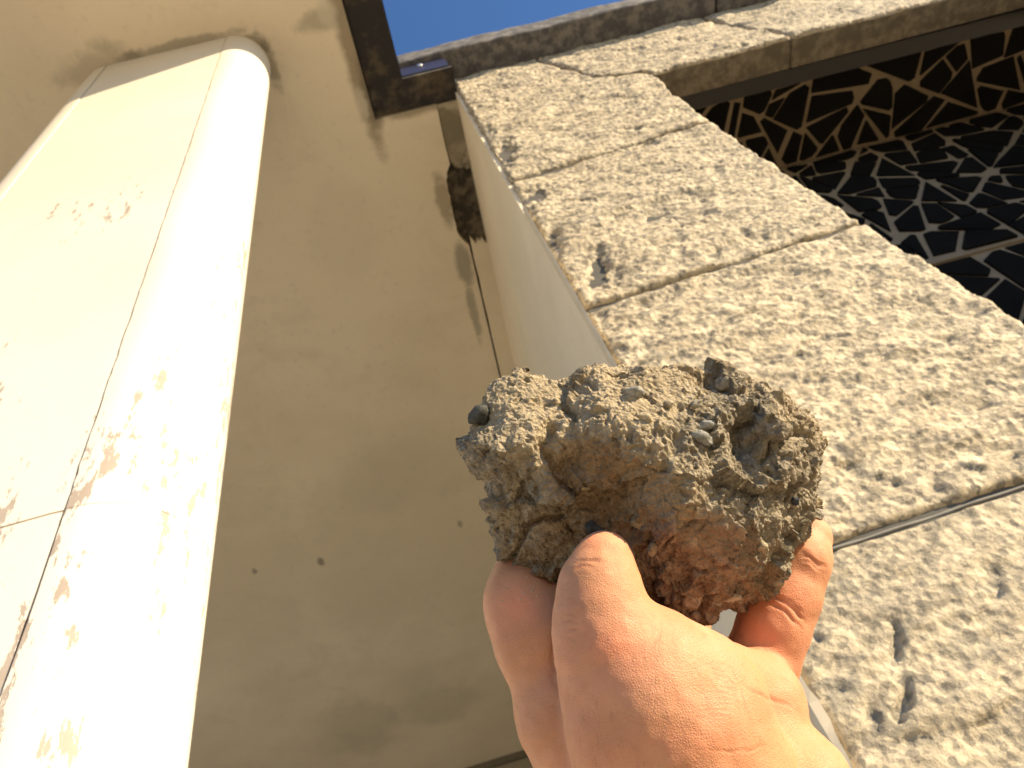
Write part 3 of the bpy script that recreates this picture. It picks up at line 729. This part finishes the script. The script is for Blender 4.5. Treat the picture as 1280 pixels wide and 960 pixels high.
pink = np.clip(zone(850, 740, 90, 40, 10) + zone(880, 680, 50, 30)*.7 + zone(800, 690, 40, 30)*.6, 0, 1)
lit_tone = np.clip(zone(660, 510, 55, 40) + zone(790, 490, 70, 30)*.8 + zone(830, 590, 30, 60, -30)*.6, 0, 1)
rock = mesh('concrete_chunk', to_world(V), F, MAT_ROCK, None, True)
rock['label'] = 'rough brown-grey chunk of broken concrete held up in the hand'; rock['category'] = 'rock'
for k, a in (('brown', brown), ('grey', grey), ('pink', pink), ('lit_tone', lit_tone)): attr(rock, k, a)
# pebbles bedded in the chunk
def m_pebble(key, colr):
    t = NT(key); t.col(t.mix(t.ramp(t.noise(420, 5, .7), .35, .65), [c*.6 for c in colr], [c*1.2 for c in colr])); t.rough(.85); t.b.inputs['Specular IOR Level'].default_value = .25
    t.bump(t.noise(800, 5, .7), .8, .0012); return t.m
def pebble(px, py, rx, ry, ang, colr, lift=.4, seed=0, lab=None, h=None):
    d = D0 - (float(samp(HF*prof(ED, .008), np.array([px]), np.array([py]))[0]) if h is None else h)
    c = np.array([(px-640)/FPX*d, (py-480)/FPX*d, d])
    bm = bmesh.new(); bmesh.ops.create_icosphere(bm, subdivisions=3, radius=1)
    vv = np.array([v.co[:] for v in bm.verts]); ff = np.array([[l.index for l in f.verts] for f in bm.faces]); bm.free()
    vv = vv*(1+.5*pn(vv, 1.1, 60+seed) + .25*pn(vv, 2.6, 70+seed) + .1*pn(vv, 6, 75+seed))[:, None]
    s = d/FPX; vv = vv*[rx*s, ry*s, min(rx, ry)*s*.9]; ca, sa = math.cos(math.radians(ang)), math.sin(math.radians(ang))
    vv = np.stack([vv[:, 0]*ca-vv[:, 1]*sa, vv[:, 0]*sa+vv[:, 1]*ca, vv[:, 2]], 1) + c + [0, 0, (1-lift*.75)*min(rx, ry)*s*.9-.0011]
    key = 'pebble_stone_%02d%02d%02d' % tuple(int(q*99) for q in colr)
    mt = bpy.data.materials.get(key) or m_pebble(key, [c*.72 for c in colr])
    o = mesh('pebble', to_world(vv), ff, mt, rock, True)
    if lab: o['label'] = lab
pebble(601, 520, 15, 13, -60, (.11, .11, .095), .2, 1, 'grey rounded pebble sticking out of the left edge', h=.002)
pebble(801, 653, 13, 8, 5, (.42, .30, .17), .5, 2, 'tan pebble')
pebble(815, 686, 6, 8, 0, (.40, .29, .18), .5, 3)
pebble(861, 747, 15, 11, 35, (.50, .36, .26), .5, 4, 'pale rounded pebble near the lower edge')
pebble(953, 683, 7, 8, -20, (.45, .38, .25), .7, 5)
pebble(876, 547, 16, 8, 20, (.36, .35, .31), .6, 6)
pebble(884, 531, 14, 6, -8, (.42, .41, .37), .5, 7)
pebble(795, 491, 12, 7, 0, (.40, .38, .33), .5, 8)
pebble(806, 522, 10, 6, 25, (.55, .45, .30), .5, 9)
pebble(724, 607, 14, 5, 15, (.50, .40, .24), .6, 10)
pebble(907, 480, 10, 11, 30, (.44, .38, .28), .4, 11)
pebble(898, 558, 9, 5, 10, (.40, .385, .34), .6, 12)
pebble(741, 660, 11, 9, 20, (.07, .065, .06), .9, 13)
pebble(993, 626, 5, 5, 0, (.06, .065, .075), .6, 14)
pebble(905, 585, 6, 5, 0, (.42, .40, .33), .7, 15); pebble(870, 505, 8, 5, -30, (.43, .38, .28), .6, 16); pebble(835, 505, 6, 5, 0, (.45, .38, .27), .6, 17)
pebble(916, 747, 11, 5, -10, (.55, .44, .33), .6, 18); pebble(872, 768, 9, 6, 0, (.55, .42, .33), .7, 19); pebble(893, 751, 7, 5, 0, (.52, .42, .32), .7, 20)

# ------------------------------------------------------------------ the hand
def Q(px, py, d): return np.array([(px-640)/FPX*d, (py-480)/FPX*d, d])
hv = .001
hx = np.arange(-.020, .125, hv); hy = np.arange(.036, .175, hv); hz = np.arange(.150, .300, hv)
gX, gY, gZ = np.meshgrid(hx.astype(np.float32), hy.astype(np.float32), hz.astype(np.float32), indexing='ij')
def cone(a, b, zs=1.0):
    """tapered capsule; a, b = (px, py, depth, radius px), zs squeezes it along the depth"""
    A = Q(*a[:3]).astype(np.float32); B = Q(*b[:3]).astype(np.float32); ra = a[3]*a[2]/FPX; rb = b[3]*b[2]/FPX
    e = B-A; e2 = e.copy(); e2[2] *= zs
    dx = gX-A[0]; dy = gY-A[1]; dz = (gZ-A[2])*np.float32(zs)
    t = np.clip((dx*e2[0]+dy*e2[1]+dz*e2[2])/np.float32(e2@e2), 0, 1)
    return np.sqrt((dx-t*e2[0])**2+(dy-t*e2[1])**2+(dz-t*e2[2])**2) - (ra+(rb-ra)*t)
def smin(a, b, k):
    h = np.clip(.5+.5*(b-a)/k, 0, 1).astype(np.float32); return b*(1-h)+a*h - np.float32(k)*h*(1-h)
def chain(pts, k=.004, zs=1.0):
    f = None
    for a, b in zip(pts[:-1], pts[1:]):
        c = cone(a, b, zs); f = c if f is None else smin(f, c, k)
    return f
thumb = chain([(755, 697, .2165, 33), (751, 728, .2135, 44), (750, 765, .210, 51), (758, 800, .208, 60), (790, 850, .207, 88), (822, 905, .206, 112), (850, 980, .206, 130)], .006)
thumb = smin(thumb, cone((838, 830, .208, 55), (868, 838, .209, 44)), .008)      # metacarpal head and web
thumb = smin(thumb, cone((890, 880, .209, 68), (890, 960, .207, 90)), .010)
index = chain([(775, 985, .222, 95), (716, 895, .228, 66), (672, 800, .236, 50), (655, 752, .243, 46), (662, 722, .252, 40), (700, 690, .272, 38), (770, 640, .282, 36), (840, 590, .282, 30)], .006)
index = smin(index, cone((668, 765, .236, 36), (690, 790, .231, 34)), .006)
palm = smin(cone((760, 930, .232, 70), (905, 905, .232, 74)), cone((880, 980, .228, 95), (820, 960, .23, 95)), .012)
palm = smin(palm, chain([(905, 865, .229, 62), (945, 878, .230, 54), (930, 930, .226, 60)], .006), .006)
pinky = chain([(940, 882, .243, 46), (951, 828, .247, 44), (967, 785, .249, 43), (982, 745, .252, 41), (998, 702, .256, 38), (1011, 672, .261, 28)], .003)
hypo = chain([(952, 935, .222, 52), (985, 985, .219, 72), (990, 1080, .222, 100)], .006)
mid = chain([(830, 870, .244, 50), (820, 800, .262, 40), (810, 700, .290, 38), (830, 620, .288, 34)], .006)
ring = chain([(870, 880, .246, 44), (848, 820, .266, 36), (858, 740, .290, 34), (890, 640, .288, 32)], .006)
arm = chain([(880, 1040, .222, 150), (900, 1200, .235, 150), (930, 1320, .245, 158)], .01)
body = smin(palm, index, .006); body = smin(body, mid, .005); body = smin(body, ring, .005)
body = smin(body, pinky, .0035); body = smin(body, hypo, .0028); body = smin(body, arm, .015)
body = smin(body, thumb, .0026)
lim = np.maximum(gY-.172, np.float32(-1)); body = np.maximum(body, lim)
V, F = surface_nets(body.astype(np.float64), np.array([hx[0], hy[0], hz[0]]), hv)
del body, thumb, index, palm, pinky, hypo, mid, ring, arm
V, F = subdivide(V, F)
N = vnormals(V, F)
pv = 640+FPX*V[:, 0]/V[:, 2]; qv = 480+FPX*V[:, 1]/V[:, 2]
near = (N[:, 2] < .25) & (V[:, 2] < .272)
FOLD = np.zeros(len(V)); disp = .00035*pn(V, 90, 80) + .00016*pn(V, 260, 81)
def fold(pts, wd, dep, bulge=.18):
    global disp, FOLD
    P2 = np.stack([pv, qv], 1) + 4.0*np.stack([pn(V, 250, 83), pn(V, 250, 84)], 1); d = np.full(len(V), 1e9); tt = np.zeros(len(V)); pts = np.array(pts, dtype=float)
    n = len(pts)-1
    for i in range(n):
        a, b = pts[i], pts[i+1]; e = b-a; t = np.clip(((P2-a)@e)/(e@e), 0, 1); dd = np.linalg.norm(P2-a-t[:, None]*e, axis=1)
        tt = np.where(dd < d, (i+t)/n, tt); d = np.minimum(d, dd)
    fade = np.clip(np.minimum(tt, 1-tt)*3.5+.05, 0, 1)*near*np.clip(.75+.6*pn(V, 300, 86), .2, 1); dep *= .62
    disp = disp + (-dep*np.exp(-(d/wd)**2) + bulge*dep*np.exp(-((d-wd*2.4)/(wd*1.6))**2))*fade
    FOLD = np.maximum(FOLD, np.exp(-(d/wd)**2)*fade)
# finger creases
fold([(996, 690), (1012, 695), (1026, 706), (1036, 712)], 2.4, .0009); fold([(1000, 697), (1015, 703), (1030, 716)], 1.8, .0005)
fold([(955, 742), (975, 748), (993, 762), (1010, 782)], 2.6, .0010); fold([(960, 752), (982, 764), (1002, 788)], 2.2, .0007); fold([(965, 741), (988, 752), (1008, 768)], 1.6, .0004)
# thumb skin folds
fold([(716, 708), (728, 702), (742, 701), (756, 705)], 2.2, .0006); fold([(712, 716), (726, 709), (745, 708)], 1.8, .0004)
for k, (x, y, l, a) in enumerate(((706, 748, 16, 10), (704, 757, 20, -5), (708, 768, 15, 15), (703, 778, 22, 0), (709, 788, 14, -12), (704, 797, 17, 8), (722, 752, 12, 60), (728, 772, 14, 70), (724, 790, 12, 50))):
    ca, sa = math.cos(math.radians(a)), math.sin(math.radians(a)); fold([(x, y), (x+l*.5*ca+2*sa, y+l*.5*sa-2*ca), (x+l*ca, y+l*sa)], 1.5, .0003, .25)
fold([(829, 775), (826, 790), (816, 806), (808, 818)], 2.0, .0003)
# wrist-side line on the ball of the thumb
fold([(880, 936), (905, 941), (935, 937), (962, 929)], 1.8, .0004); fold([(692, 790), (690, 815), (691, 840), (694, 865)], 2.5, .0005)
fold([(925, 852), (945, 866), (972, 876), (1000, 890)], 2.4, .0003)
# fine crossed lines on the ball of the thumb
for k in range(13): fold([(866+4*k, 826+9*(k % 3)), (874+4.2*k, 858+6*(k % 2)), (877+4.5*k, 890+5*(k % 3))], 1.1, .00013, .2)
for k in range(10): fold([(868, 832+7*k), (895, 828+7.5*k), (925, 838+6.5*k)], 1.1, .00012, .2)
V = V + N*disp[:, None]
def zone2(cx, cy, rx, ry, ang=0):
    c, s = math.cos(math.radians(ang)), math.sin(math.radians(ang)); dx = pv-cx; dy = qv-cy
    return np.exp(-(((dx*c+dy*s)/rx)**2 + ((-dx*s+dy*c)/ry)**2))*near
red = np.clip(zone2(755, 672, 28, 12)*.9 + zone2(940, 800, 45, 45)*.8 + zone2(985, 745, 30, 40)*.5 + zone2(1020, 670, 18, 20)*.45 + zone2(650, 755, 28, 25)*.8 + zone2(760, 810, 30, 20)*.6
     + zone2(980, 870, 30, 12, 25)*.7 + zone2(900, 930, 70, 25)*.35 + .25*np.clip(pn(V, 60, 85), 0, 1), 0, 1)
pale = np.clip(zone2(1000, 940, 50, 50) + zone2(950, 835, 40, 22, 35)*.9 + zone2(895, 850, 40, 40)*.35, 0, 1)  # sun-struck palm areas, toned darker in the colour
hand = mesh('person', to_world(V), F, MAT_SKIN, None, True)
hand['label'] = 'bare hand raised from below, thumb in front, gripping the concrete chunk'; hand['category'] = 'person'
for k, a in (('red', red), ('pale', pale), ('fold', FOLD)): attr(hand, k, a)

# fine hairs on the thumb side and crumbs left on the skin
def skin_at(px, py):
    m = np.nonzero((np.abs(pv-px) < 3) & (np.abs(qv-py) < 3) & near)[0]
    return m[np.argmin(V[m, 2])] if len(m) else None
hr = np.random.default_rng(5); hvv = []; hff = []
for k in range(85):
    px = hr.uniform(690, 830); py = hr.uniform(815, 955); i = skin_at(px, py)
    if i is None or px-690 < (py-850)*.2: continue
    p = V[i]; n = N[i]; t = np.array([.55+hr.normal(0, .15), .8+hr.normal(0, .15), 0]); t -= n*(t@n); t /= np.linalg.norm(t); b = np.cross(n, t); L = hr.uniform(.002, .0042); w_ = .00003
    ring_ = []
    for f_ in (0, .4, .75, 1):
        c = p - n*.0001 + t*L*f_ + n*(.0007*math.sin(f_*2.2)); w2 = w_*(1-.8*f_)
        ring_ += [c+b*w2, c-b*w2*.5+n*w2*.8, c-b*w2*.5-n*w2*.8]
    o0 = len(hvv); hvv += ring_
    for a in range(3):
        for c in range(3): hff.append((o0+3*a+c, o0+3*a+(c+1) % 3, o0+3*a+3+(c+1) % 3, o0+3*a+3+c))
o = mesh('hair', to_world(np.array(hvv)), np.array(hff), m_plain('body_hair', (.20, .105, .05), .6, .2, 50), hand, True); o['kind'] = 'stuff'
gvv = []; gff = []; base_i = np.array([(1, 1, 1), (-1, -1, 1), (-1, 1, -1), (1, -1, -1)], dtype=float)
cube = np.array([(a, b, c) for a in (-1, 1) for b in (-1, 1) for c in (-1, 1)], dtype=float); cf = [(0, 1, 3, 2), (4, 6, 7, 5), (0, 4, 5, 1), (2, 3, 7, 6), (0, 2, 6, 4), (1, 5, 7, 3)]
for k in range(26):
    cx, cy, sd = ((646, 740, 13), (660, 733, 12))[k % 2]; i = skin_at(hr.normal(cx, sd), hr.normal(cy, sd*.6))
    if i is None: continue
    sz = hr.uniform(.0001, .00028); o0 = len(gvv); gvv += list(V[i] + N[i]*sz*.5 + cube*sz*hr.uniform(.5, 1.1, (8, 3))); gff += [tuple(o0+q_ for q_ in f_) for f_ in cf]
o = mesh('grit', to_world(np.array(gvv)), np.array(gff), m_plain('grit_crumbs', (.50, .40, .28), .9, .3, 900), rock); o['kind'] = 'stuff'

scene.render.engine = 'CYCLES'
scene.cycles.max_bounces = 6; scene.cycles.diffuse_bounces = 4; scene.cycles.glossy_bounces = 2
